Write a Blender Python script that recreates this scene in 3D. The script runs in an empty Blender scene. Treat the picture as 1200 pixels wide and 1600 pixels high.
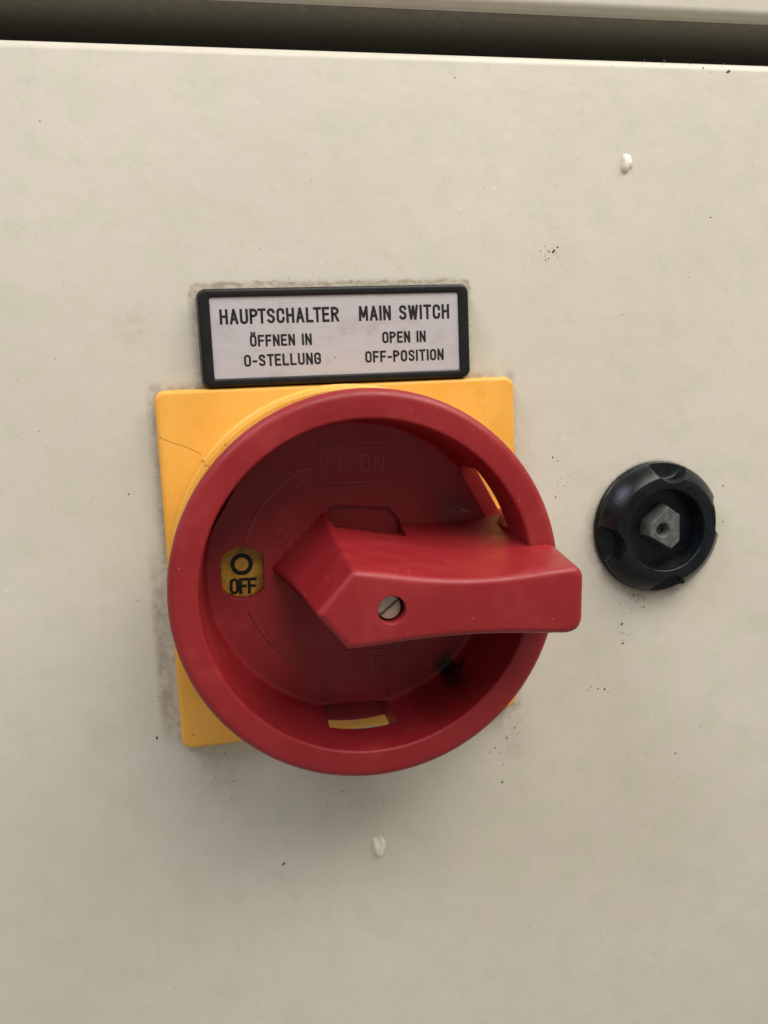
import bpy, bmesh, math, random
from mathutils import Vector, Matrix
random.seed(7)
PI = math.pi
S = 0.001                      # everything below is written in millimetres
BASE = Vector((0, 0, 1.4))     # centre of the yellow plate on the door, in metres
scene = bpy.context.scene
C = scene.collection

def W(u, v, w):                # u right, v up, w out of the door (mm) -> world (m)
    return Vector((u * S, -w * S, v * S)) + BASE

# ------------------------------------------------------------------ camera
cam_d = bpy.data.cameras.new('camera')
cam = bpy.data.objects.new('camera', cam_d); C.objects.link(cam)
R_CAM = ((0.97967107, 0.06966906, -0.18812449), (-0.0413752, 0.98776806, 0.1503408), (0.19629746, -0.13950084, 0.97057036))
def wdir(c):                   # column of the (u,v,w) rotation -> world axis
    u, v, w = R_CAM[0][c], R_CAM[1][c], R_CAM[2][c]
    return Vector((u, -w, v))
m3 = Matrix((wdir(0), wdir(1), wdir(2))).transposed()
cam.matrix_world = Matrix.Translation(W(-22.8243, 32.92396, 157.045)) @ m3.to_4x4()
cam_d.sensor_fit = 'VERTICAL'; cam_d.sensor_height = 36.0
cam_d.lens = 36.0 * 1306.79 / 1600
cam_d.clip_start = 0.005; cam_d.clip_end = 50
scene.camera = cam
cam_d.dof.use_dof = True; cam_d.dof.focus_distance = .142; cam_d.dof.aperture_fstop = 40

# ------------------------------------------------------------------ light
world = bpy.data.worlds.new('World'); scene.world = world; world.use_nodes = True
bg = world.node_tree.nodes['Background']
bg.inputs[0].default_value = (1.0, 0.96, 0.85, 1); bg.inputs[1].default_value = 0.35
def area(name, loc, target, size, size_y, power, col):
    d = bpy.data.lights.new(name, 'AREA'); d.shape = 'RECTANGLE'
    d.size = size; d.size_y = size_y; d.energy = power; d.color = col
    o = bpy.data.objects.new(name, d); C.objects.link(o)
    o.location = W(*loc)
    o.rotation_euler = (W(*target) - W(*loc)).to_track_quat('-Z', 'Y').to_euler()
    return o
area('ceiling_light', (340, 760, 450), (0, 0, 0), 1.1, 0.48, 14.0, (1.0, 0.945, 0.835))
area('window_light', (-420, 620, 330), (0, 0, 0), 0.25, 0.3, 2.3, (0.80, 0.86, 1.0))
scene.view_settings.view_transform = 'Standard'
scene.view_settings.look = 'None'
scene.view_settings.exposure = 0.0
scene.view_settings.gamma = 1.0
scene.cycles.max_bounces = 10

# ------------------------------------------------------------------ material helpers
class NT:
    def __init__(s, name, off=None):
        s.m = bpy.data.materials.new(name); s.m.use_nodes = True
        s.t = s.m.node_tree; s.b = s.t.nodes['Principled BSDF']
        s.out = s.t.nodes['Material Output']
        tc = s.t.nodes.new('ShaderNodeTexCoord')
        g = s.t.nodes.new('ShaderNodeVectorMath'); g.operation = 'SCALE'; g.inputs['Scale'].default_value = 1000
        s.t.links.new(tc.outputs['Object'], g.inputs[0]); s.P = g.outputs[0]   # object space, mm
        if off:
            a = s.t.nodes.new('ShaderNodeVectorMath'); a.operation = 'ADD'; a.inputs[1].default_value = off
            s.t.links.new(g.outputs[0], a.inputs[0]); s.P = a.outputs[0]
    def set(s, inp, v):
        if isinstance(v, bpy.types.NodeSocket): s.t.links.new(v, inp)
        else: inp.default_value = v
    def math(s, op, a, b=0.0, c=0.0, clamp=False):
        n = s.t.nodes.new('ShaderNodeMath'); n.operation = op; n.use_clamp = clamp
        s.set(n.inputs[0], a); s.set(n.inputs[1], b); s.set(n.inputs[2], c); return n.outputs[0]
    def vec(s, op, a, b=(0, 0, 0)):
        n = s.t.nodes.new('ShaderNodeVectorMath'); n.operation = op
        s.set(n.inputs[0], a); s.set(n.inputs[1], b)
        return n.outputs['Value'] if op in ('LENGTH', 'DISTANCE', 'DOT_PRODUCT') else n.outputs[0]
    def noise(s, scale, detail=3, rough=0.55, vec=None, dist=0.0):
        n = s.t.nodes.new('ShaderNodeTexNoise'); n.inputs['Scale'].default_value = scale
        n.inputs['Detail'].default_value = detail; n.inputs['Roughness'].default_value = rough
        n.inputs['Distortion'].default_value = dist
        s.t.links.new(vec or s.P, n.inputs['Vector']); return n.outputs['Fac']
    def ramp(s, f, lo, hi, a=0.0, b=1.0):
        n = s.t.nodes.new('ShaderNodeMapRange'); n.interpolation_type = 'SMOOTHSTEP'
        s.set(n.inputs[0], f); s.set(n.inputs[1], lo); s.set(n.inputs[2], hi); s.set(n.inputs[3], a); s.set(n.inputs[4], b)
        return n.outputs[0]
    def mix(s, f, a, b):
        n = s.t.nodes.new('ShaderNodeMix'); n.data_type = 'RGBA'
        s.set(n.inputs[0], f)
        s.set(n.inputs[6], a if isinstance(a, bpy.types.NodeSocket) else (*a, 1))
        s.set(n.inputs[7], b if isinstance(b, bpy.types.NodeSocket) else (*b, 1))
        return n.outputs[2]
    def bump(s, h, dist=0.05, strength=1.0, prev=None):
        n = s.t.nodes.new('ShaderNodeBump'); n.inputs['Distance'].default_value = dist * S
        n.inputs['Strength'].default_value = strength; s.set(n.inputs['Height'], h)
        if prev is not None: s.t.links.new(prev, n.inputs['Normal'])
        return n.outputs[0]
    def bevel(s, r):
        n = s.t.nodes.new('ShaderNodeBevel'); n.samples = 6; n.inputs['Radius'].default_value = r * S
        return n.outputs[0]
    def done(s, col=None, rough=None, normal=None, **kw):
        if col is not None: s.set(s.b.inputs['Base Color'], col if isinstance(col, bpy.types.NodeSocket) else (*col, 1))
        if rough is not None: s.set(s.b.inputs['Roughness'], rough)
        if normal is not None: s.t.links.new(normal, s.b.inputs['Normal'])
        for k, v in kw.items(): s.set(s.b.inputs[k.replace('_', ' ')], v)
        return s.m
    def sepz(s):
        n = s.t.nodes.new('ShaderNodeSeparateXYZ'); s.t.links.new(s.P, n.inputs[0]); return n.outputs

# ---- painted sheet metal, used by the door (origin at BASE) and by the body above it
def make_paint(name, door):
    n = NT(name, (0, 18, 0))       # the cabinet's origin sits 18 mm behind the door face
    x, y, z = n.sepz()
    big = n.noise(0.02, 3); mid = n.noise(0.09, 4); fine = n.noise(2.2, 3, 0.7)
    col = n.mix(n.ramp(big, .35, .65), (0.540, 0.505, 0.438), (0.572, 0.535, 0.466))
    col = n.mix(n.ramp(mid, .42, .70, 0, .45), col, (0.572, 0.508, 0.456))
    col = n.mix(n.ramp(n.noise(0.14, 3, vec=n.vec('ADD', n.P, (31, 7, 90))), .45, .72, 0, .5), col, (0.490, 0.488, 0.396))
    col = n.mix(n.ramp(fine, .3, .8, 0, .16), col, (0.47, 0.43, 0.36))
    # faint rubbed streaks running down the sheet
    sv = n.vec('MULTIPLY', n.P, (0.5, 1, 0.035))
    col = n.mix(n.ramp(n.noise(1.0, 4, .6, vec=sv), .55, .85, 0, .22), col, (0.43, 0.40, 0.33))
    # tiny dust points, dark and pale
    def dots(scale, thr, keep, off):
        v = n.t.nodes.new('ShaderNodeTexVoronoi'); v.inputs['Scale'].default_value = scale
        n.t.links.new(n.vec('ADD', n.P, off), v.inputs['Vector'])
        sep = n.t.nodes.new('ShaderNodeSeparateColor'); n.t.links.new(v.outputs['Color'], sep.inputs[0])
        return n.math('MULTIPLY', n.ramp(v.outputs['Distance'], thr * .4, thr, 1, 0), n.math('GREATER_THAN', sep.outputs[0], keep))
    col = n.mix(n.math('MULTIPLY', dots(.55, .14, .86, (0, 0, 0)), .32), col, (0.20, 0.17, 0.13))
    col = n.mix(n.math('MULTIPLY', dots(.30, .11, .80, (5, 3, 9)), .30), col, (0.78, 0.75, 0.68))
    for ang, off in ((.5, 11), (-.9, 37), (1.35, 71)):
        c_, s__ = math.cos(ang), math.sin(ang)
        px = n.vec('DOT_PRODUCT', n.P, (c_, 0, s__)); pz = n.vec('DOT_PRODUCT', n.P, (-s__, 0, c_))
        cb = n.t.nodes.new('ShaderNodeCombineXYZ'); n.set(cb.inputs[0], n.math('MULTIPLY', px, .06)); n.set(cb.inputs[1], n.math('MULTIPLY', pz, 2.2)); cb.inputs[2].default_value = off
        sc = n.math('MULTIPLY', n.ramp(n.noise(1.0, 2, .5, vec=cb.outputs[0]), .70, .76), n.ramp(n.noise(.05, 2), .5, .62))
        col = n.mix(n.math('MULTIPLY', sc, .22), col, (0.42, 0.38, 0.31))
    col = n.mix(n.ramp(n.noise(.45, 5, .7), .52, .74, 0, .22), col, (0.40, 0.37, 0.295))
    height = n.noise(0.9, 3, .5)
    if door:
        def box_d(cu, cv, hu, hv):
            du = n.math('MAXIMUM', n.math('SUBTRACT', n.math('ABSOLUTE', n.math('SUBTRACT', x, cu)), hu), 0)
            dv = n.math('MAXIMUM', n.math('SUBTRACT', n.math('ABSOLUTE', n.math('SUBTRACT', z, cv)), hv), 0)
            return n.math('SQRT', n.math('ADD', n.math('MULTIPLY', du, du), n.math('MULTIPLY', dv, dv)))
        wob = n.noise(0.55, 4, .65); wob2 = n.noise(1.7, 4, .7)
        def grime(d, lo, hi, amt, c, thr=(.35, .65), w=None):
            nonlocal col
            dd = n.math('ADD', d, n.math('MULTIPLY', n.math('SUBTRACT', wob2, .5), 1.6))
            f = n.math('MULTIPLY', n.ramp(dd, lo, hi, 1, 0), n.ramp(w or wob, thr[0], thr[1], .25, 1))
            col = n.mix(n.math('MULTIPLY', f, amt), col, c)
        dl = box_d(0, 42.2, 24.6, 8.4)
        grime(dl, .2, 2.4, .75, (0.24, 0.19, 0.13))
        # the line of old glue above the label
        line = n.math('MULTIPLY', n.ramp(n.math('ABSOLUTE', n.math('SUBTRACT', n.math('ADD', dl, n.math('MULTIPLY', n.noise(.35, 4, .6), 2.2)), 2.35)), .05, .5, 1, 0), n.math('MULTIPLY', n.ramp(z, 48, 50.5), n.ramp(n.noise(.7, 4, .7, vec=n.vec('ADD', n.P, (9, 2, 4))), .38, .58, .1, 1)))
        col = n.mix(n.math('MULTIPLY', line, .6), col, (0.25, 0.17, 0.10))
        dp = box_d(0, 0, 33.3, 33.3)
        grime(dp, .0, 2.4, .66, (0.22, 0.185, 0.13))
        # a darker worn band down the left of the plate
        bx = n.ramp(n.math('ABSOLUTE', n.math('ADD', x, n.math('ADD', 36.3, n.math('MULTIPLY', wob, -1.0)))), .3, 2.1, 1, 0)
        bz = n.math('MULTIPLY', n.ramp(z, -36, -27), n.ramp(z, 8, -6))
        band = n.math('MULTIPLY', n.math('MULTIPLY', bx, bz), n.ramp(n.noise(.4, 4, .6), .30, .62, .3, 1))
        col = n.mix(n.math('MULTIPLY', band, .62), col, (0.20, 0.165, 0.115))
        # round the lock
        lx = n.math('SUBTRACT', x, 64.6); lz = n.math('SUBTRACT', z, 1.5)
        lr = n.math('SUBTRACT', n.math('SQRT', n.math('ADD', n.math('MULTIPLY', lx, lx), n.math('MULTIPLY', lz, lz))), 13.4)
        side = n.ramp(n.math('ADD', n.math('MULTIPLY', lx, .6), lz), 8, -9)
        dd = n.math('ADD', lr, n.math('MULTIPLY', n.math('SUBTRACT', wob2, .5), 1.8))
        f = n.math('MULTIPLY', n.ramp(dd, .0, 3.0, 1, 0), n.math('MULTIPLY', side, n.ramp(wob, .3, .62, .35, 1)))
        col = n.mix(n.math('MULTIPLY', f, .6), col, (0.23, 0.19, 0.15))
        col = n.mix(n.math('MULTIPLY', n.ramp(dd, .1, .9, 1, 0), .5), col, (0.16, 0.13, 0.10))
        # smudges under the right and left of the dial
        for cu, cv, r, a in ((31, -35, 8, .30), (33.5, -43, 6, .22), (-27, -40, 10, .25), (-36, 45, 6, .2), (44, 56, 7, .10)):
            e = n.vec('DISTANCE', n.P, (cu, 0, cv))
            f = n.math('MULTIPLY', n.ramp(e, r * .15, r, 1, 0), n.ramp(wob, .36, .66, .15, 1))
            col = n.mix(n.math('MULTIPLY', f, a), col, (0.24, 0.20, 0.14))
    rough = n.ramp(mid, .3, .7, .40, .52)
    nb = n.bump(height, .045, .5)
    nb = n.bump(n.noise(.12, 2), .35, .4, nb)
    return n.done(col, rough, nb, IOR=1.45)

def make_red():
    n = NT('worn_red_plastic')
    big = n.noise(.08, 3); fine = n.noise(3.0, 4, .7)
    col = n.mix(n.ramp(big, .3, .7), (0.238, 0.0125, 0.0175), (0.270, 0.0165, 0.0205))
    col = n.mix(n.ramp(fine, .5, .85, 0, .25), col, (0.31, 0.032, 0.036))
    col = n.mix(n.ramp(n.noise(.16, 5, .65), .50, .75, 0, .35), col, (0.33, 0.040, 0.044))
    for ang, off in ((.25, 5), (-.7, 23), (1.2, 51)):
        c_, s__ = math.cos(ang), math.sin(ang)
        px = n.vec('DOT_PRODUCT', n.P, (c_, 0, s__)); pz = n.vec('DOT_PRODUCT', n.P, (-s__, 0, c_))
        cb = n.t.nodes.new('ShaderNodeCombineXYZ'); n.set(cb.inputs[0], n.math('MULTIPLY', px, .16)); n.set(cb.inputs[1], n.math('MULTIPLY', pz, 4.5)); cb.inputs[2].default_value = off
        sc = n.math('MULTIPLY', n.ramp(n.noise(1.0, 2, .5, vec=cb.outputs[0]), .68, .75), n.ramp(n.noise(.12, 2), .48, .6))
        col = n.mix(n.math('MULTIPLY', sc, .22), col, (0.45, 0.12, 0.12))
    v = n.t.nodes.new('ShaderNodeTexVoronoi'); v.inputs['Scale'].default_value = .8
    n.t.links.new(n.P, v.inputs['Vector'])
    sep = n.t.nodes.new('ShaderNodeSeparateColor'); n.t.links.new(v.outputs['Color'], sep.inputs[0])
    d = n.math('MULTIPLY', n.ramp(v.outputs['Distance'], .04, .11, 1, 0), n.math('GREATER_THAN', sep.outputs[0], .88))
    col = n.mix(n.math('MULTIPLY', d, .35), col, (0.62, 0.40, 0.36))
    x, y, z = n.sepz()
    # black rub mark low in the dish and dark grease by the padlock slot
    for (cu, cv, r, a, c) in ((16.4, -20.0, 3.4, .96, (0.006, 0.006, 0.007)), (18.6, 10.6, 5.0, .5, (0.06, 0.03, 0.03))):
        e = n.vec('LENGTH', n.vec('MULTIPLY', n.vec('SUBTRACT', n.P, (cu, -12, cv)), (1, .25, .8)))
        e = n.math('ADD', e, n.math('MULTIPLY', n.math('SUBTRACT', n.noise(.45, 3, .5), .5), 6))
        col = n.mix(n.math('MULTIPLY', n.ramp(e, .1 * r, r, 1, 0), a), col, c)
    # pale scuffing and glare by the padlock slot, both put into the colour
    e = n.vec('LENGTH', n.vec('MULTIPLY', n.vec('SUBTRACT', n.P, (19.6, -10.5, 9.3)), (.55, .5, 2.0)))
    sc = n.noise(1.0, 4, .75, vec=n.vec('MULTIPLY', n.P, (.7, 1, 3.2)))
    col = n.mix(n.math('MULTIPLY', n.ramp(e, .4, 2.4, 1, 0), n.ramp(sc, .50, .62, 0, .6)), col, (0.50, 0.38, 0.36))
    e2 = n.vec('LENGTH', n.vec('MULTIPLY', n.vec('SUBTRACT', n.P, (-12.0, -13, 6.5)), (.5, .4, .5)))
    col = n.mix(n.math('MULTIPLY', n.ramp(e2, .5, 3.5, 1, 0), n.ramp(n.noise(1.6, 5, .75), .5, .68, 0, .35)), col, (0.42, 0.20, 0.19))
    rough = n.ramp(n.noise(.25, 4, .6), .3, .7, .33, .47)
    nb = n.bevel(.28)
    nb = n.bump(n.noise(5.0, 3, .6), .02, .5, nb)
    nb = n.bump(n.noise(.5, 3, .6), .05, .5, nb)
    return n.done(col, rough, nb, IOR=1.42, Specular_IOR_Level=.42)

def make_yellow(name='yellow_plastic'):
    n = NT(name)
    big = n.noise(.1, 3)
    col = n.mix(n.ramp(big, .3, .7), (0.72, 0.345, 0.046), (0.78, 0.390, 0.062))
    col = n.mix(n.ramp(n.noise(.35, 5, .7), .52, .8, 0, .45), col, (0.50, 0.22, 0.03))
    v = n.t.nodes.new('ShaderNodeTexVoronoi'); v.inputs['Scale'].default_value = .42
    n.t.links.new(n.P, v.inputs['Vector'])
    sep = n.t.nodes.new('ShaderNodeSeparateColor'); n.t.links.new(v.outputs['Color'], sep.inputs[0])
    d = n.math('MULTIPLY', n.ramp(v.outputs['Distance'], .05, .14, 1, 0), n.math('GREATER_THAN', sep.outputs[0], .82))
    col = n.mix(n.math('MULTIPLY', d, .6), col, (0.16, 0.07, 0.02))
    nb = n.bump(n.noise(1.2, 3, .6), .04, .5, n.bevel(.3))
    return n.done(col, n.ramp(big, .3, .7, .36, .46), nb, IOR=1.46)

def make_simple(name, c1, c2, scale, rough, bump=.03, bevel=.25, metal=0.0, det=4, lo=.35, hi=.7, spec=.5):
    n = NT(name)
    col = n.mix(n.ramp(n.noise(scale, det, .65), lo, hi), c1, c2)
    nb = n.bevel(bevel) if bevel else None
    nb = n.bump(n.noise(2.5, 3, .6), bump, .5, nb)
    return n.done(col, rough, nb, Metallic=metal, Specular_IOR_Level=spec)

def make_alu():
    n = NT('brushed_label_foil')
    sv = n.vec('MULTIPLY', n.P, (0.12, 1, 3.0))
    col = n.mix(n.ramp(n.noise(1.0, 3, .6, vec=sv), .3, .7, 0, .5), (0.520, 0.500, 0.525), (0.45, 0.43, 0.455))
    col = n.mix(n.ramp(n.noise(.22, 4, .65), .48, .75, 0, .55), col, (0.36, 0.32, 0.30))
    col = n.mix(n.ramp(n.noise(4.0, 2, .7), .60, .75, 0, .25), col, (0.2, 0.18, 0.17))
    nb = n.bump(n.noise(1.0, 2, vec=sv), .01, .4)
    return n.done(col, .42, nb, Metallic=.25)

M_DOOR = make_paint('beige_door_paint', True)
M_BODY = make_paint('beige_body_paint', False)
M_RED = make_red(); M_YEL = make_yellow(); M_MARK = make_simple('red_moulded_plastic', (0.245, 0.0135, 0.0185), (0.275, 0.018, 0.022), .3, .42, .02, 0, spec=.5)
M_FRAME = make_simple('black_frame_plastic', (0.005, 0.006, 0.007), (0.010, 0.011, 0.012), .5, .40, spec=.3)
M_LOCK = make_simple('glossy_black_lock_plastic', (0.003, 0.0045, 0.006), (0.009, 0.0115, 0.014), .35, .26, .06, .10, spec=.25)
M_PIN = make_simple('grey_cast_metal', (0.085, 0.085, 0.085), (0.15, 0.15, 0.145), 1.2, .50, .12, .2, .35)
M_SCREW = make_simple('dull_screw_metal', (0.50, 0.42, 0.36), (0.36, 0.31, 0.27), .9, .38, .05, .08, .55)
M_INK = make_simple('black_print', (0.012, 0.011, 0.012), (0.02, 0.018, 0.018), 2.0, .6, 0, 0, spec=.2)
M_FOIL = make_alu()
M_DIRT = make_simple('dark_dirt', (0.03, 0.025, 0.02), (0.10, 0.08, 0.06), 3.0, .9, 0, 0)
M_BLOB = make_simple('cream_paint_drip', (0.70, 0.66, 0.58), (0.60, 0.56, 0.48), .8, .30, .15, 0)
M_IND = make_simple('dirty_yellow_disc', (0.50, 0.27, 0.015), (0.22, 0.11, 0.015), .5, .5, .02, 0, lo=.42, hi=.72)
M_GAPSHADE = make_simple('dark_gap_shade', (0.17, 0.16, 0.130), (0.21, 0.195, 0.160), .5, .8)  # dark tone that puts the door gap's shade into its surfaces

# ------------------------------------------------------------------ object helpers
def tag(o, label=None, cat=None, group=None, kind=None):
    if label: o['label'] = label
    if cat: o['category'] = cat
    if group: o['group'] = group
    if kind: o['kind'] = kind
    return o
def empty(name, u, v, w):
    o = bpy.data.objects.new(name, None); o.empty_display_size = .01; o.location = W(u, v, w); C.objects.link(o)
    return o
bpy.context.view_layer.update()
def obj(name, bm, mat, parent=None, angle=35, origin=None):
    """bm is in (u,v,w) mm; becomes one mesh object in metres."""
    bmesh.ops.remove_doubles(bm, verts=bm.verts, dist=1e-5)
    o0 = parent_loc(parent) if parent else (origin if origin is not None else BASE)
    for v in bm.verts:
        v.co = W(*v.co) - o0
    # (u,v,w)->(u,-w,v) keeps handedness
    bmesh.ops.recalc_face_normals(bm, faces=bm.faces)
    me = bpy.data.meshes.new(name); bm.to_mesh(me); bm.free()
    for p in me.polygons: p.use_smooth = True
    me.set_sharp_from_angle(angle=math.radians(angle))
    me.materials.append(mat)
    o = bpy.data.objects.new(name, me); C.objects.link(o)
    if parent: o.parent = parent
    else: o.location = o0
    return o
def parent_loc(p):
    l = Vector((0, 0, 0))
    while p is not None: l = l + p.location; p = p.parent
    return l
def boolean(o, cutters):
    """cutters: list of bm (u,v,w mm)"""
    o0 = parent_loc(o)
    tmp = []
    for k in cutters:
        for v in k.verts: v.co = W(*v.co)
        bmesh.ops.recalc_face_normals(k, faces=k.faces)
        me = bpy.data.meshes.new('cutter'); k.to_mesh(me); k.free()
        c = bpy.data.objects.new('cutter', me); C.objects.link(c)
        # scale up during the cut for solver precision
        md = o.modifiers.new('cut', 'BOOLEAN'); md.operation = 'DIFFERENCE'; md.solver = 'EXACT'; md.object = c
        tmp.append(c)
    bpy.context.view_layer.update()
    dg = bpy.context.evaluated_depsgraph_get()
    me = bpy.data.meshes.new_from_object(o.evaluated_get(dg))
    o.modifiers.clear(); old = o.data; o.data = me; me.name = old.name
    bpy.data.meshes.remove(old)
    for c in tmp:
        m = c.data; bpy.data.objects.remove(c); bpy.data.meshes.remove(m)
    for p in me.polygons: p.use_smooth = True
    me.set_sharp_from_angle(angle=math.radians(35))
def lathe(profile, n=160, tf=None, a0=0.0, a1=2 * PI):
    bm = bmesh.new(); full = abs(a1 - a0 - 2 * PI) < 1e-6
    cnt = n if full else n + 1; rings = []
    for i in range(cnt):
        a = a0 + (a1 - a0) * i / n; ca, sa = math.cos(a), math.sin(a)
        rings.append([bm.verts.new(tf((r * ca, r * sa, w)) if tf else (r * ca, r * sa, w)) for r, w in profile])
    m = len(profile)
    for i in range(n):
        A, B = rings[i], rings[(i + 1) % cnt]
        for j in range(m - 1):
            if profile[j][0] < 1e-9 and profile[j + 1][0] < 1e-9: continue
            if profile[j][0] < 1e-9: bm.faces.new((A[j], A[j + 1], B[j + 1]))
            elif profile[j + 1][0] < 1e-9: bm.faces.new((A[j], A[j + 1], B[j]))
            else: bm.faces.new((A[j], A[j + 1], B[j + 1], B[j]))
    if not full:
        bm.faces.new(rings[0]); bm.faces.new(rings[-1])
    bmesh.ops.remove_doubles(bm, verts=bm.verts, dist=1e-5)
    return bm
def prism(pts, w0, w1, tf=None):
    bm = bmesh.new()
    f = tf or (lambda p: p)
    a = [bm.verts.new(f((x, y, w0))) for x, y in pts]; b = [bm.verts.new(f((x, y, w1))) for x, y in pts]
    bm.faces.new(a[::-1]); bm.faces.new(b)
    for i in range(len(pts)):
        j = (i + 1) % len(pts); bm.faces.new((a[i], a[j], b[j], b[i]))
    return bm
def arc(cx, cy, r, a0, a1, n):
    return [(cx + r * math.cos(math.radians(a0 + (a1 - a0) * i / n)), cy + r * math.sin(math.radians(a0 + (a1 - a0) * i / n))) for i in range(n + 1)]
def rrect(u0, v0, u1, v1, r, n=6, rc=None):
    rc = rc or r      # radius of the lower right corner
    return arc(u1 - r, v1 - r, r, 0, 90, n) + arc(u0 + r, v1 - r, r, 90, 180, n) + arc(u0 + r, v0 + r, r, 180, 270, n) + arc(u1 - rc, v0 + rc, rc, 270, 360, n)
def loft(loops, cap0=True, cap1=True):
    bm = bmesh.new(); L = [[bm.verts.new(p) for p in l] for l in loops]
    for A, B in zip(L, L[1:]):
        for i in range(len(A)):
            j = (i + 1) % len(A); bm.faces.new((A[i], A[j], B[j], B[i]))
    if cap0: bm.faces.new(L[0][::-1])
    if cap1: bm.faces.new(L[-1])
    return bm
def pillow(u0, v0, u1, v1, r, w0, w1, f, n=6, rc=None):
    """box with rounded corners in plan and a rounded front edge of radius f"""
    loops = [[(x, y, w0) for x, y in rrect(u0, v0, u1, v1, r, n, rc)]]
    for k in range(6):
        a = PI / 2 * k / 5; d = f * (1 - math.cos(a)); ww = w1 - f + f * math.sin(a)
        loops.append([(x, y, ww) for x, y in rrect(u0 + d, v0 + d, u1 - d, v1 - d, max(r - d, .05), n, (rc or r) - d)])
    return loft(loops)
def ribbon(bm, pts, w, thick, z0, closed=False, tf=None, raised=0.0):
    """a mitred stroke; flat when raised == 0"""
    f = tf or (lambda p: p); n = len(pts); L, Rr = [], []
    for i in range(n):
        p = Vector(pts[i])
        a = Vector(pts[(i - 1) % n]) if (i > 0 or closed) else None
        b = Vector(pts[(i + 1) % n]) if (i < n - 1 or closed) else None
        d1 = (p - a).normalized() if a is not None else None
        d2 = (b - p).normalized() if b is not None else None
        if d1 is None: d1 = d2
        if d2 is None: d2 = d1
        nn = (Vector((-d1.y, d1.x)) + Vector((-d2.y, d2.x)))
        nn = nn.normalized() if nn.length > 1e-6 else Vector((-d1.y, d1.x))
        k = 1 / max(.45, nn.dot(Vector((-d1.y, d1.x))))
        L.append(p + nn * thick / 2 * k); Rr.append(p - nn * thick / 2 * k)
    zt = z0 + raised
    lt = [bm.verts.new(f((q.x, q.y, zt))) for q in L]; rt = [bm.verts.new(f((q.x, q.y, zt))) for q in Rr]
    if raised:
        lb = [bm.verts.new(f((q.x, q.y, z0))) for q in L]; rb = [bm.verts.new(f((q.x, q.y, z0))) for q in Rr]
    m = n if closed else n - 1
    for i in range(m):
        j = (i + 1) % n
        bm.faces.new((lt[i], rt[i], rt[j], lt[j]))
        if raised:
            bm.faces.new((lb[i], lt[i], lt[j], lb[j])); bm.faces.new((rt[i], rb[i], rb[j], rt[j]))
            bm.faces.new((lb[i], lb[j], rb[j], rb[i]))
    if raised and not closed:
        bm.faces.new((lb[0], rb[0], rt[0], lt[0])); bm.faces.new((lb[-1], lt[-1], rt[-1], rb[-1]))

# ---- narrow engraver's lettering, drawn as strokes; cell height 1
def oval(w, x0=0.0, y0=0.0, y1=1.0, n=6):
    r = w / 2
    return arc(x0 + r, y1 - r, r, 0, 180, n) + arc(x0 + r, y0 + r, r, 180, 360, n)
GW = .42
GLYPH = {
 'H': (GW, [([(0, 0), (0, 1)], 0), ([(GW, 0), (GW, 1)], 0), ([(0, .52), (GW, .52)], 0)]),
 'A': (GW + .04, [([(0, 0), (.23, 1), (.46, 0)], 0), ([(.08, .30), (.38, .30)], 0)]),
 'U': (GW, [([(0, 1)] + arc(.21, .21, .21, 180, 360, 8) + [(GW, 1)], 0)]),
 'P': (GW, [([(0, 0), (0, 1), (.2, 1)] + arc(.2, .76, .22, 80, -80, 6) + [(.2, .52), (.07, .52)], 0)]),
 'T': (GW + .02, [([(0, 1), (.44, 1)], 0), ([(.22, 0), (.22, .95)], 0)]),
 'S': (GW, [([(.41, .80)] + arc(.21, .79, .2, 20, 180, 7) + [(.02, .72), (.07, .60), (.35, .42), (.41, .30)] + arc(.21, .21, .2, 0, -160, 7), 0)]),
 'C': (GW, [([(GW, .70)] + arc(.21, .79, .21, 0, 180, 8) + arc(.21, .21, .21, 180, 360, 8) + [(GW, .30)], 0)]),
 'L': (GW - .04, [([(0, 1), (0, 0), (.38, 0)], 0)]),
 'E': (GW - .04, [([(.38, 1), (0, 1), (0, 0), (.38, 0)], 0), ([(.06, .52), (.33, .52)], 0)]),
 'F': (GW - .04, [([(.38, 1), (0, 1), (0, 0)], 0), ([(.06, .50), (.33, .50)], 0)]),
 'R': (GW, [([(0, 0), (0, 1), (.2, 1)] + arc(.2, .76, .22, 80, -80, 6) + [(.2, .52), (.07, .52)], 0), ([(.2, .48), (.42, 0)], 0)]),
 'M': (.54, [([(0, 0), (.03, 1), (.27, .25), (.51, 1), (.54, 0)], 0)]),
 'I': (.0, [([(0, 0), (0, 1)], 0)]),
 'N': (GW, [([(0, 0), (0, 1), (GW, 0), (GW, 1)], 0)]),
 'W': (.62, [([(0, 1), (.15, 0), (.31, .95), (.47, 0), (.62, 1)], 0)]),
 'O': (GW, [(oval(GW), 1)]),
 'Ö': (GW, [(oval(GW), 1), ([(.09, 1.17), (.09, 1.31)], 0), ([(.33, 1.17), (.33, 1.31)], 0)]),
 'G': (GW, [([(GW, .72)] + arc(.21, .79, .21, 0, 180, 8) + arc(.21, .21, .21, 180, 360, 8) + [(GW, .47), (.24, .47)], 0)]),
 '-': (.24, [([(0, .42), (.24, .42)], 0)]),
 ' ': (.22, []),
}
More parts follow.
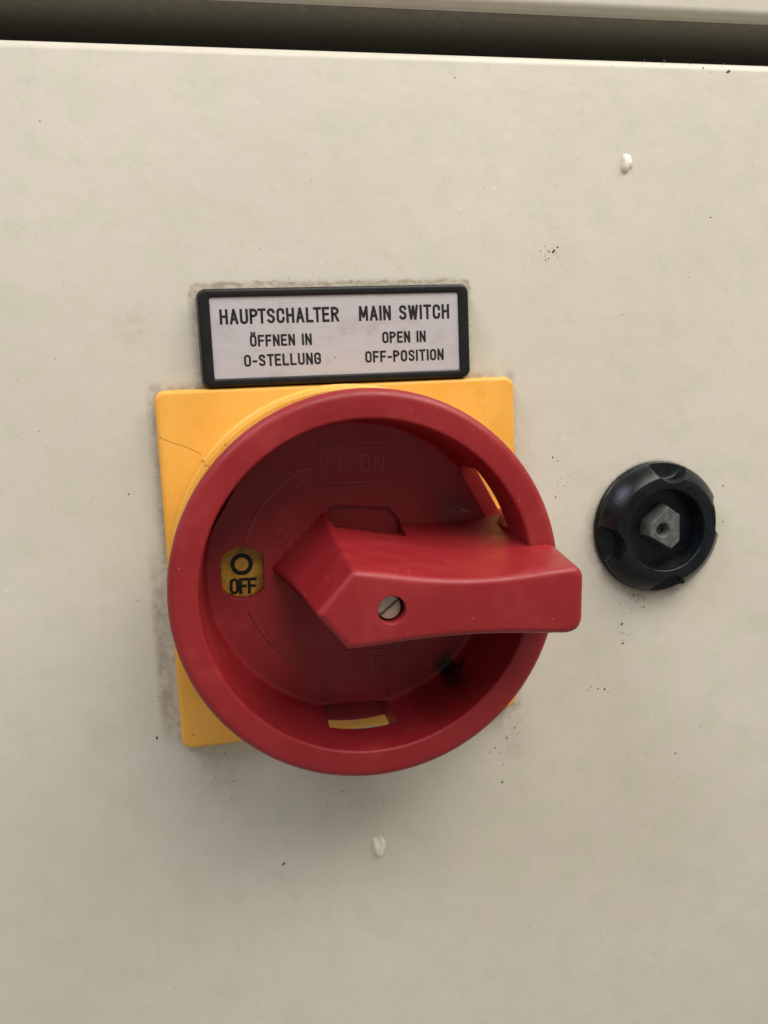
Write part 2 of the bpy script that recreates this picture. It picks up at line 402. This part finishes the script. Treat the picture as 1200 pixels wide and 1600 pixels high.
def text(bm, s, u0, v0, u1, h, z, thick=.135, tf=None, raised=0.0, gap=.22):
    """fills u0..u1 (outer edges), cap height h, baseline outer edge v0"""
    adv = []; x = 0.0
    for i, ch in enumerate(s):
        adv.append(x); x += GLYPH[ch][0] + gap
        if s[i:i + 2] in ('LT', 'PT'): x -= .13
        if s[i:i + 2] in ('TS', 'TE'): x -= .06
    x -= gap
    t = thick * h; kx = (u1 - u0 - t) / x; ky = h - t
    q = 0
    for ch, a in zip(s, adv):
        for pts, cl in GLYPH[ch][1]:
            P = [(u0 + t / 2 + (a + px) * kx, v0 + t / 2 + py * ky) for px, py in pts]
            runs = [P]
            if not cl:                      # break at sharp corners so that no spikes grow
                runs = [[P[0]]]
                for i in range(1, len(P)):
                    runs[-1].append(P[i])
                    if i < len(P) - 1:
                        d1 = (Vector(P[i]) - Vector(P[i - 1])).normalized(); d2 = (Vector(P[i + 1]) - Vector(P[i])).normalized()
                        if d1.dot(d2) < -.3: runs.append([P[i]])
                if True:                    # square the ends off at cap height and baseline
                    for rr in runs:
                        for e0, e1 in ((0, 1), (-1, -2)):
                            d = (Vector(rr[e0]) - Vector(rr[e1])).normalized() * (t * .48)
                            rr[e0] = (rr[e0][0] + d.x * (.4 if len(runs) > 1 else 1), rr[e0][1] + d.y)
            else: runs = [P]
            for rr in runs:
                ribbon(bm, rr, 0, t, z + q * .003, bool(cl), tf, raised); q = (q + 1) % 8

# ------------------------------------------------------------------ cabinet door and body
cab = empty('electrical_cabinet', 0, 0, -18)
tag(cab, 'beige painted metal cabinet whose flat door carries the red switch and the black lock', 'cabinet')
prof = [(-300, 0), (-120, 0), (90.4, 0)] + [(90.4 + 1.8 * math.sin(a), -1.8 + 1.8 * math.cos(a)) for a in [PI / 2 * k / 8 for k in range(1, 9)]] + [(92.2, -16), (90.6, -18), (-300, -18)]
def extrude_u(prof, u0, u1):
    return loft([[(u0, v, w) for v, w in prof], [(u1, v, w) for v, w in prof]])
door = obj('door', extrude_u(prof, -260, 280), M_DOOR, cab, 30)
# body above the gap: front face, rolled lower edge, return flange going back
r = 1.6
prof = [(400, 0), (100.4 + r, 0)] + [(100.4 + r - r * math.sin(a), -r + r * math.cos(a)) for a in [PI / 2 * k / 8 for k in range(1, 9)]] + [(100.4, -32), (400, -32)]
obj('upper_panel', extrude_u(prof, -262, 282), M_BODY, cab, 30)
obj('gap_shade_strip', extrude_u([(100.39, -2.9), (100.2, -3.1), (100.2, -31.9), (100.39, -31.9)], -261, 281), M_GAPSHADE, cab, 30)  # dark strip added under the flange to deepen the shade in the gap
prof = [(400, -32.2), (-300, -32.2), (-300, -36), (400, -36)]
obj('inner_wall', extrude_u(prof, -262, 282), M_GAPSHADE, cab)

# hardened paint drips on the door
def blob(u, v, ru, rv, h, tilt, mat, hollow=0.0, name='paint_drip'):
    bm = bmesh.new(); n, m = 28, 8; rings = []
    ct, st = math.cos(tilt), math.sin(tilt)
    top = None
    for j in range(m + 1):
        t = j / m; ring = []
        for i in range(n):
            a = 2 * PI * i / n
            wob = 1 + .07 * math.sin(3 * a + 1) + .05 * math.sin(5 * a + 2 * t)
            x = ru * t * wob * math.cos(a); y = rv * t * wob * math.sin(a)
            hh = h * (1 - t ** 3.0) - hollow * h * math.exp(-((x / (ru * .55)) ** 2 + ((y - rv * .45) / (rv * .6)) ** 2))
            ring.append((u + x * ct - y * st, v + x * st + y * ct, max(hh, -.02) if t < 1 else -.05))
        rings.append(ring)
    L = [[bm.verts.new(p) for p in rg] for rg in rings[1:]]
    c = bm.verts.new((u, v, rings[0][0][2]))
    for i in range(n): bm.faces.new((c, L[0][i], L[0][(i + 1) % n]))
    for A, B in zip(L, L[1:]):
        for i in range(n):
            j = (i + 1) % n; bm.faces.new((A[i], B[i], B[j], A[j]))
    return obj(name, bm, mat, door, 80)
b1 = blob(58.1, 73.2, 1.25, 1.95, .8, -.22, M_BLOB, .25)
b2 = blob(3.6, -60.4, 1.45, 2.7, .8, .05, M_BLOB, .8)
b1['label'] = 'raised cream paint drip near the upper right'; b2['label'] = 'hollow beige paint drip below the dial'

# dirt flecks
bm = bmesh.new()
def fleck(u, v, r, el=1.0, ang=0.0):
    n = random.randint(5, 8); ps = []
    for i in range(n):
        a = 2 * PI * i / n; rr = r * random.uniform(.55, 1.2)
        x, y = rr * math.cos(a) * el, rr * math.sin(a)
        ps.append((u + x * math.cos(ang) - y * math.sin(ang), v + x * math.sin(ang) + y * math.cos(ang)))
    b = [bm.verts.new((x, y, -.01)) for x, y in ps]; c = bm.verts.new((u, v, r * .35 + .03))
    for i in range(n): bm.faces.new((b[i], b[(i + 1) % n], c))
spots = [(79.5, 90.4, .33, 1.7, .6), (80.4, 1.4, .20, 1.4, .9), (80.2, 9.0, .18, 2.0, .8), (76.3, 63.1, .22, 1, 0), (-15.9, -61.3, .26, 2.6, .7),
         (53.4, -32.5, .33, 1.3, .4), (50.4, -31.6, .22, 1, 0), (49.6, -32.3, .14, 1, 0), (52.0, -32.2, .2, 1.4, 0), (57.4, -18.7, .32, 1.6, 1.0), (57.7, -20.6, .13, 1, 0),
         (57.6, -22.9, .25, 1.2, .5), (56.6, -24.4, .12, 1, 0), (62.3, -15.4, .2, 1.2, .4), (60.6, -14.2, .14, 1.6, .4), (60.0, -12.6, .2, 2.2, 2.2),
         (30.4, -50.2, .28, 1.2, .9), (33.3, -38.6, .26, 1, 0), (31.6, -40.5, .26, 1, 0), (32.4, -40.1, .12, 1, 0), (29.0, -42.4, .16, 1.8, .5),
         (-38.2, -31.7, .26, 1.6, 1.2), (-30.1, -34.2, .18, 1, 0), (-32.0, -35.1, .15, 1, 0), (43.0, 56.9, .26, 2.4, .7), (43.8, 57.7, .2, 1.4, .3), (42.0, 55.6, .17, 1, 0),
         (41.4, 55.4, .14, 1.6, .2), (40.4, 57.0, .15, 1, 0), (43.9, 56.0, .13, 1, 0), (-39.5, 15.2, .2, 1.5, .5), (34.6, 24.6, .14, 1, 0), (42.4, 17.2, .2, 1.5, .3),
         (43.4, 16.4, .15, 1, 0), (44.2, 12.9, .13, 1, 0), (42.9, 9.1, .25, 1.3, .5), (43.0, 7.2, .13, 1, 0), (-6.4, -49.6, .14, 1, 0), (-1.5, -50.6, .16, 1, 0), (5.0, -50.9, .13, 1, 0),
         (84.6, -50.0, .14, 1, 0), (70.0, -49.0, .2, 2.0, .5), (24.2, 87.9, .16, 1, 0), (66.0, 92.0, .22, 1.8, 0), (71.5, 91.7, .14, 2, 0), (61.8, 92.0, .16, 1.5, 0), (74.2, 91.0, .15, 1.4, 0), (78.6, 91.8, .22, 1.2, 0)]
for s_ in spots: fleck(*s_)
for k in range(170):
    u = random.uniform(-70, 100); v = random.uniform(-118, 91)
    if abs(u) < 35 and -35 < v < 52: continue
    fleck(u, v, random.uniform(.04, .11), random.uniform(1, 2), random.uniform(0, 3))
for cu, cv, sp, cnt in ((53, -32, 3.5, 14), (57.5, -21, 2.2, 12), (60, -14, 3.5, 16), (31, -42, 4.5, 14), (42.8, 56.6, 2.4, 16), (43, 12, 3, 10), (-38, -24, 2.0, 6), (-38, -5, 2.0, 4), (62, -13.8, 4, 10), (-2, -49, 6, 8), (-28, -40, 7, 6)):
    for k in range(cnt):
        fleck(random.gauss(cu, sp * .45), random.gauss(cv, sp * .45), random.uniform(.04, .13), random.uniform(1, 2.4), random.uniform(0, 3))
fl = obj('dirt_fleck', bm, M_DIRT, door); fl['kind'] = 'stuff'

# ------------------------------------------------------------------ name plate
plate = empty('name_plate', 0, 42.3, 0)
tag(plate, 'black framed silver label plate reading HAUPTSCHALTER and MAIN SWITCH above the red dial', 'sign')
LU, LV0, LV1 = 24.75, 33.7, 50.85
IU, IV0, IV1 = 22.7, 35.15, 49.35
outer = []
def fr_loop(d, w, r): return [(x, y, w) for x, y in rrect(-LU + d, LV0 + d, LU - d, LV1 - d, r, 6)]
loops = [fr_loop(-.3, -.3, 1.7)]
for k in range(6):
    a = PI / 2 * k / 5; d = .55 * (1 - math.cos(a)); loops.append(fr_loop(d, 2.75 + .55 * math.sin(a), 1.5 - d))
def in_loop(d, w, r): return [(x, y, w) for x, y in rrect(-IU + d, IV0 + d, IU - d, IV1 - d, r, 6)]
for k in range(4):
    a = PI / 2 * k / 3; d = .3 * math.sin(a) - .3; loops.append(in_loop(d, 3.3 - .3 * (1 - math.cos(a)), .35))
loops.append(in_loop(.02, 2.55, .3)); loops.append(in_loop(.02, -.3, .3))
bmf = loft(loops, False, False)
bmf.verts.ensure_lookup_table()
obj('frame', bmf, M_FRAME, plate, 40)
obj('label_sheet', prism(rrect(-IU - .1, IV0 - .1, IU + .1, IV1 + .1, .3, 3), .2, 2.9), M_FOIL, plate)
for s_, u0, v0, u1, h, th in (('HAUPTSCHALTER', -21.1, 44.62, .25, 2.66, .168), ('MAIN SWITCH', 3.9, 44.62, 21.0, 2.66, .168),
                              ('ÖFFNEN IN', -16.05, 40.62, -4.95, 2.06, .178), ('O-STELLUNG', -17.3, 37.12, -3.45, 2.12, .172),
                              ('OPEN IN', 8.1, 40.48, 16.35, 2.10, .178), ('OFF-POSITION', 4.75, 37.06, 19.7, 2.10, .178)):
    bm = bmesh.new(); text(bm, s_, u0, v0, u1, h, 2.925, th, gap=.30)
    obj('printed_line', bm, M_INK, plate)
bm = bmesh.new(); fleckz = 2.93
for (u, v, r_) in ((-14.3, 38.9, .16), (-14.0, 38.6, .1), (-.8, 38.2, .09), (13.3, 34.9, .13), (-10.0, 36.0, .08)):
    vs = [bm.verts.new((u + r_ * random.uniform(.6, 1.3) * math.cos(a), v + r_ * random.uniform(.6, 1.3) * math.sin(a), fleckz)) for a in [2 * PI * i / 6 for i in range(6)]]
    bm.faces.new(vs)
obj('ink_speck', bm, M_INK, plate)

# ------------------------------------------------------------------ main switch
sw = empty('main_switch', 0, 0, 0)
tag(sw, 'round red main switch dial with pointed handle turned to OFF on a square yellow plate', 'switch')
KA = math.radians(-2.3); KU, KV = -.18, .38
def K(p):
    x, y, w = p
    return (KU + x * math.cos(KA) - y * math.sin(KA), KV + x * math.sin(KA) + y * math.cos(KA), w)
bm = pillow(-33.5, -33.5, 33.5, 33.5, 2.0, -.2, 3.0, .8, rc=4.6)
obj('mounting_plate', bm, M_YEL, sw)
bm = bmesh.new(); ribbon(bm, [(-33.1, 25.3), (-30.5, 24.1), (-28.4, 23.3), (-25.9, 21.9)], 0, .07, 3.012)
obj('hairline_scratch', bm, M_DIRT, sw)
# yellow collar, open at the padlock slots, thinner past the upper left one
def collar(a0, a1, R):
    pr = [(29.0, 2.7), (R, 2.7), (R, 5.4), (R - .55, 5.8), (R - .55, 9.3), (R - .9, 10.4), (29.0, 10.4)]
    pr = pr + [pr[0]]
    bm = lathe(pr[:-1] + [pr[0]], max(6, int((a1 - a0) / 2.2)), K, math.radians(a0), math.radians(a1)) if False else None
    bm = bmesh.new(); n = max(6, int((a1 - a0) / 2)); rings = []
    for i in range(n + 1):
        a = math.radians(a0 + (a1 - a0) * i / n)
        rings.append([bm.verts.new(K((r_ * math.cos(a), r_ * math.sin(a), w))) for r_, w in pr[:-1]])
    m = len(rings[0])
    for i in range(n):
        for j in range(m):
            k = (j + 1) % m; bm.faces.new((rings[i][j], rings[i][k], rings[i + 1][k], rings[i + 1][j]))
    bm.faces.new(rings[0][::-1]); bm.faces.new(rings[-1])
    return bm
for a0, a1, R in ((43, 143.5, 33.0), (143.6, 257, 32.75), (-77, 17, 32.6)):
    obj('collar', collar(a0, a1, R), M_YEL, sw)

# the dish shaped red dial
def arcp(cr, cw, r, a0, a1, n): return [(x, y) for x, y in arc(cr, cw, r, a0, a1, n)]
prof = [(0, 10)] + [(25.65, 10)] + arcp(25.65, 11.0, 1.0, -90, -4, 5)
prof += [(27.3, 27.15)] + arcp(27.85, 27.15, .55, 175, 90, 6) + arcp(30.65, 26.15, 1.55, 90, 4, 9)
prof += [(31.3, 10.9), (30.2, 10.9), (30.2, 6.2), (0, 6.2)]
dial = obj('dial', lathe(prof, 192, K), M_RED, sw)
cut = []
for a in (-90, 30, 150):
    ca, sa = math.cos(math.radians(a)), math.sin(math.radians(a))
    def T(p, ca=ca, sa=sa):
        return K((p[0] * ca - p[1] * sa, p[0] * sa + p[1] * ca, p[2]))
    # radial section of the slot: deep by the floor, its roof sloping outward
    sec = [(25.65, 7.0), (30.5, 7.0), (30.5, 14.0), (29.3, 19.0), (25.65, 19.0)]
    if a == 30: sec = [(25.65, 7.0), (29.1, 7.0), (29.1, 5.0), (30.9, 5.0)] + sec[2:]
    hw = 6.05
    bm = bmesh.new()
    A = [bm.verts.new(T((x, -hw, w))) for x, w in sec]; B = [bm.verts.new(T((x, hw, w))) for x, w in sec]
    bm.faces.new(A); bm.faces.new(B[::-1])
    for i in range(len(sec)):
        j = (i + 1) % len(sec); bm.faces.new((A[i], A[j], B[j], B[i]))
    cut.append(bm)
wx, wy = -20.05, -.15
th = math.degrees(math.acos(3.75 / 4.8))
win = arc(wx, wy, 4.75, th, 180 - th, 10) + arc(wx, wy, 4.75, 180 + th, 360 - th, 10)
cut.append(prism(win, 7.3, 12, K))
pocket = [(-4.9, 9.3), (-4.0, 8.0), (8.2, 6.2), (8.3, 8.5), (6.6, 10.5), (5.8, 10.9), (-3.6, 11.5), (-4.8, 10.8)]
cut.append(prism(pocket[::-1], 8.9, 17.0, K))
boolean(dial, cut)
ind = obj('position_disc', prism(arc(wx, wy, 5.2, 0, 345, 23), 7.2, 7.6, K), M_IND, sw)
bm = bmesh.new(); ribbon(bm, arc(-20.15, .95, 1.62, 0, 350, 35), 0, .78, 7.62, True, K)
text(bm, 'OFF', -22.4, -4.55, -17.6, 3.0, 7.62, .19, K, gap=.20)
obj('printed_mark', bm, M_INK, ind)

# moulded marks in the dish floor: frames, letters and arrows
E0 = 10.0; EH = .16
bm = bmesh.new()
ribbon(bm, [(-5.9, 15.6), (6.1, 15.6), (6.1, 22.7), (-5.9, 22.7)], 0, .27, E0, True, K, EH)
ribbon(bm, [(-2.5, 17.5), (-2.5, 20.8)], 0, .45, E0, False, K, EH)
text(bm, 'ON', 1.0, 17.4, 5.5, 3.3, E0, .15, K, EH, .3)
obj('moulded_mark', bm, M_MARK, sw)
bm = bmesh.new()
ribbon(bm, [(-6.1, -24.9), (-6.1, -15.7), (5.95, -15.7), (5.95, -24.9)], 0, .27, E0, False, K, EH)
ribbon(bm, arc(-2.6, -18.8, 1.7, 0, 350, 30), 0, .35, E0, True, K, EH)
text(bm, 'OFF', .9, -20.5, 5.2, 3.6, E0, .12, K, EH, .25)
obj('moulded_mark', bm, M_MARK, sw)
for arcs, head in (((165, 121), [(-12.2, 17.3), (-7.6, 18.2), (-10.3, 14.9)]), ((200, 234), [(-10.2, -15.4), (-8.0, -18.5), (-12.2, -18.9)])):
    bm = bmesh.new()
    ribbon(bm, arc(0, 0, 20.1, arcs[0], arcs[1], 24), 0, .5, E0, False, K, .26 if arcs[0] > 180 else EH)
    ribbon(bm, head, 0, .4, E0, False, K, EH)
    obj('moulded_arrow', bm, M_MARK, sw)

# pointed handle across the dial
def outline(cs, mids, rad, n=5):
    """cs: corners in order; mids: bulge point per edge or None; returns a closed loop"""
    pts = []; N = len(cs)
    ins, outs = [], []
    for i in range(N):
        p = Vector(cs[i]); a = Vector(cs[i - 1]); b = Vector(cs[(i + 1) % N])
        da = (a - p).normalized(); db = (b - p).normalized()
        ang = da.angle(db); t = rad[i] / math.tan(ang / 2)
        ins.append(p + da * t); outs.append(p + db * t)
        q0, q1 = ins[-1], outs[-1]
        cc = []
        for k in range(n + 1):
            s_ = k / n; cc.append(q0 * (1 - s_) ** 2 + p * 2 * s_ * (1 - s_) + q1 * s_ ** 2)
        outs[-1] = (q1, cc)
    for i in range(N):
        q1, cc = outs[i]; pts += [tuple(v) for v in cc]
        nxt = ins[(i + 1) % N]; m_ = mids[i]; sub = 12
        for k in range(1, sub):
            s_ = k / sub; lin = q1.lerp(nxt, s_)
            if m_ is not None:
                lin = lin + Vector((0, m_)) * (math.sin(PI * s_) ** 1.2)
            pts.append(tuple(lin))
    return pts
TOPC = [(-10.65, 0), (-6.1, -5.5), (30.2, -5.0), (30.1, 5.2), (-5.3, 6.2)]
TOPM = [0, 0.85, 0, -1.5, 0]
RAD = [.7, 1.0, 2.6, 2.0, .9]
BOTC = [(-15.2, .3), (-6.4, -8.4), (30.2, -8.0), (30.2, 9.0), (-5.6, 10.4)]
BOTM = [0, 1.2, 0, -2.0, 0]
HT = 41.4
BRAD = [1.2, 1.5, 2.6, 2.6, 1.5]
def inset_corners(cs, d):
    out = []; N = len(cs)
    for i in range(N):
        p = Vector(cs[i]); a = (p - Vector(cs[i - 1])).normalized(); b = (Vector(cs[(i + 1) % N]) - p).normalized()
        na, nb = Vector((-a.y, a.x)), Vector((-b.y, b.x))
        k = d / (1 + na.dot(nb)); out.append(tuple(p + (na + nb) * k))
    return out
def hloop(w, d=0.0):
    t = (HT - w) / (HT - 10.0)
    s_ = .58 * t + .42 * t ** 4
    mixc = lambda A, B: [(a[0] + (b[0] - a[0]) * s_, a[1] + (b[1] - a[1]) * s_) for a, b in zip(A, B)]
    cs = mixc(TOPC, BOTC)
    e = 1.5 * min(1, t / .44)
    cs[2] = (cs[2][0] + e, cs[2][1]); cs[3] = (cs[3][0] + e, cs[3][1])
    if d: cs = inset_corners(cs, d)
    rd = [max(.12, (a + (b - a) * s_) - d * .8) for a, b in zip(RAD, BRAD)]
    L = outline(cs, [a + (b - a) * s_ for a, b in zip(TOPM, BOTM)], rd)
    if w < 27.4:
        L = [(x * 31.0 / math.hypot(x, y), y * 31.0 / math.hypot(x, y)) if math.hypot(x, y) > 31.0 else (x, y) for x, y in L]
    return L
loops = []
for w in [9.6, 10.0, 10.5, 11, 11.7, 12.5, 13.5, 15, 17, 20, 24, 27.3, 27.5, 31, 35, 38, 40.3]:
    loops.append([K((x, y, w)) for x, y in hloop(max(w, 10.0))])
f = 1.1
for k in range(1, 8):
    a = PI / 2 * k / 7
    loops.append([K((x, y, HT - f + f * math.sin(a))) for x, y in hloop(HT - f + f * math.sin(a), f * (1 - math.cos(a)))])
handle = obj('handle', loft(loops), M_RED, sw, 40)
HX, HY = .35, .15
boolean(handle, [prism(pocket[::-1], 8.9, 17.0, K), lathe([(0, 36), (2.12, 36), (2.12, 45), (0, 45)], 48, lambda p: K((p[0] + HX, p[1] + HY, p[2])))])
def TS(p): return K((p[0] + HX - .05, p[1] + HY - .02, p[2]))
screw = obj('screw', lathe([(0, 36.2), (1.86, 36.2), (1.86, 39.25), (1.74, 39.4), (0, 39.42)], 40, TS), M_SCREW, sw)
a = math.radians(40); ca, sa = math.cos(a), math.sin(a)
boolean(screw, [prism([(x * ca - y * sa, x * sa + y * ca) for x, y in ((-3, -.22), (3, -.22), (3, .22), (-3, .22))], 38.7, 41, TS)])

# ------------------------------------------------------------------ quarter turn lock
lock = empty('cabinet_lock', 64.6, 1.6, 0)
tag(lock, 'black scalloped round cabinet lock with grey triangular key pin right of the red dial', 'lock')
def TL(p): return (p[0] + 64.6, p[1] + 1.6, p[2])
prof = [(0, 1.0), (7.9, 1.0), (8.25, 5.0)] + arcp(8.6, 4.95, .35, 170, 90, 3) + [(10.7, 5.3)] + [(10.8, 5.25), (13.15, 2.7), (13.3, 2.4), (13.3, -.2), (0, -.2)]
hous = obj('housing', lathe(prof, 128, TL), M_LOCK, lock)
cs = []
for a in (84, 192, 8, -84):
    cx, cy = 13.9 * math.cos(math.radians(a)), 13.9 * math.sin(math.radians(a))
    cs.append(lathe([(0, 1.2), (3.2, 1.2), (3.9, 1.6), (4.2, 2.4), (4.55, 9), (0, 9)], 40, lambda p, cx=cx, cy=cy: TL((p[0] + cx, p[1] + cy, p[2]))))
boolean(hous, cs)
obj('backing_washer', lathe([(0, -.2), (13.55, -.2), (13.55, .9), (13.3, 1.15), (0, 1.15)], 128, TL), M_LOCK, lock)
hexp = [(1.05, 4.75), (3.75, 2.8), (3.75, -2.6), (1.9, -4.1), (-3.15, -1.0), (-2.7, 1.5)]
def TP(p): return TL((p[0] - .65, p[1] + .0, p[2]))
def scale(ps, k): return [(x * k + .6 * (1 - k), y * k) for x, y in ps]
pin = obj('key_pin', loft([[TP((x, y, w)) for x, y in scale(hexp, k)] for w, k in ((.8, 1.08), (4.4, 1.0), (4.65, .95))]), M_PIN, lock, 30)
boolean(pin, [lathe([(0, 2.2), (.9, 2.3), (1.15, 4.0), (1.6, 4.8), (1.6, 6), (0, 6)], 32, TP)])

# pale dust caught on the collar and the handle
bm = bmesh.new()
def dust(p, r_):
    b = [bm.verts.new((p[0] + r_ * random.uniform(.5, 1.3) * math.cos(a), p[1] + r_ * random.uniform(.5, 1.3) * math.sin(a), p[2])) for a in [2 * PI * i / 5 for i in range(5)]]
    c = bm.verts.new((p[0], p[1], p[2] + r_ * .6))
    for i in range(5): bm.faces.new((b[i], b[(i + 1) % 5], c))
    bm.faces.new(b[::-1])
for k in range(26):
    a = math.radians(random.gauss(100, 9)); dust(K((32.9 * math.cos(a), 32.9 * math.sin(a), random.uniform(5, 9))), random.uniform(.04, .12))
du = obj('dust_speck', bm, M_BLOB, sw); du['kind'] = 'stuff'
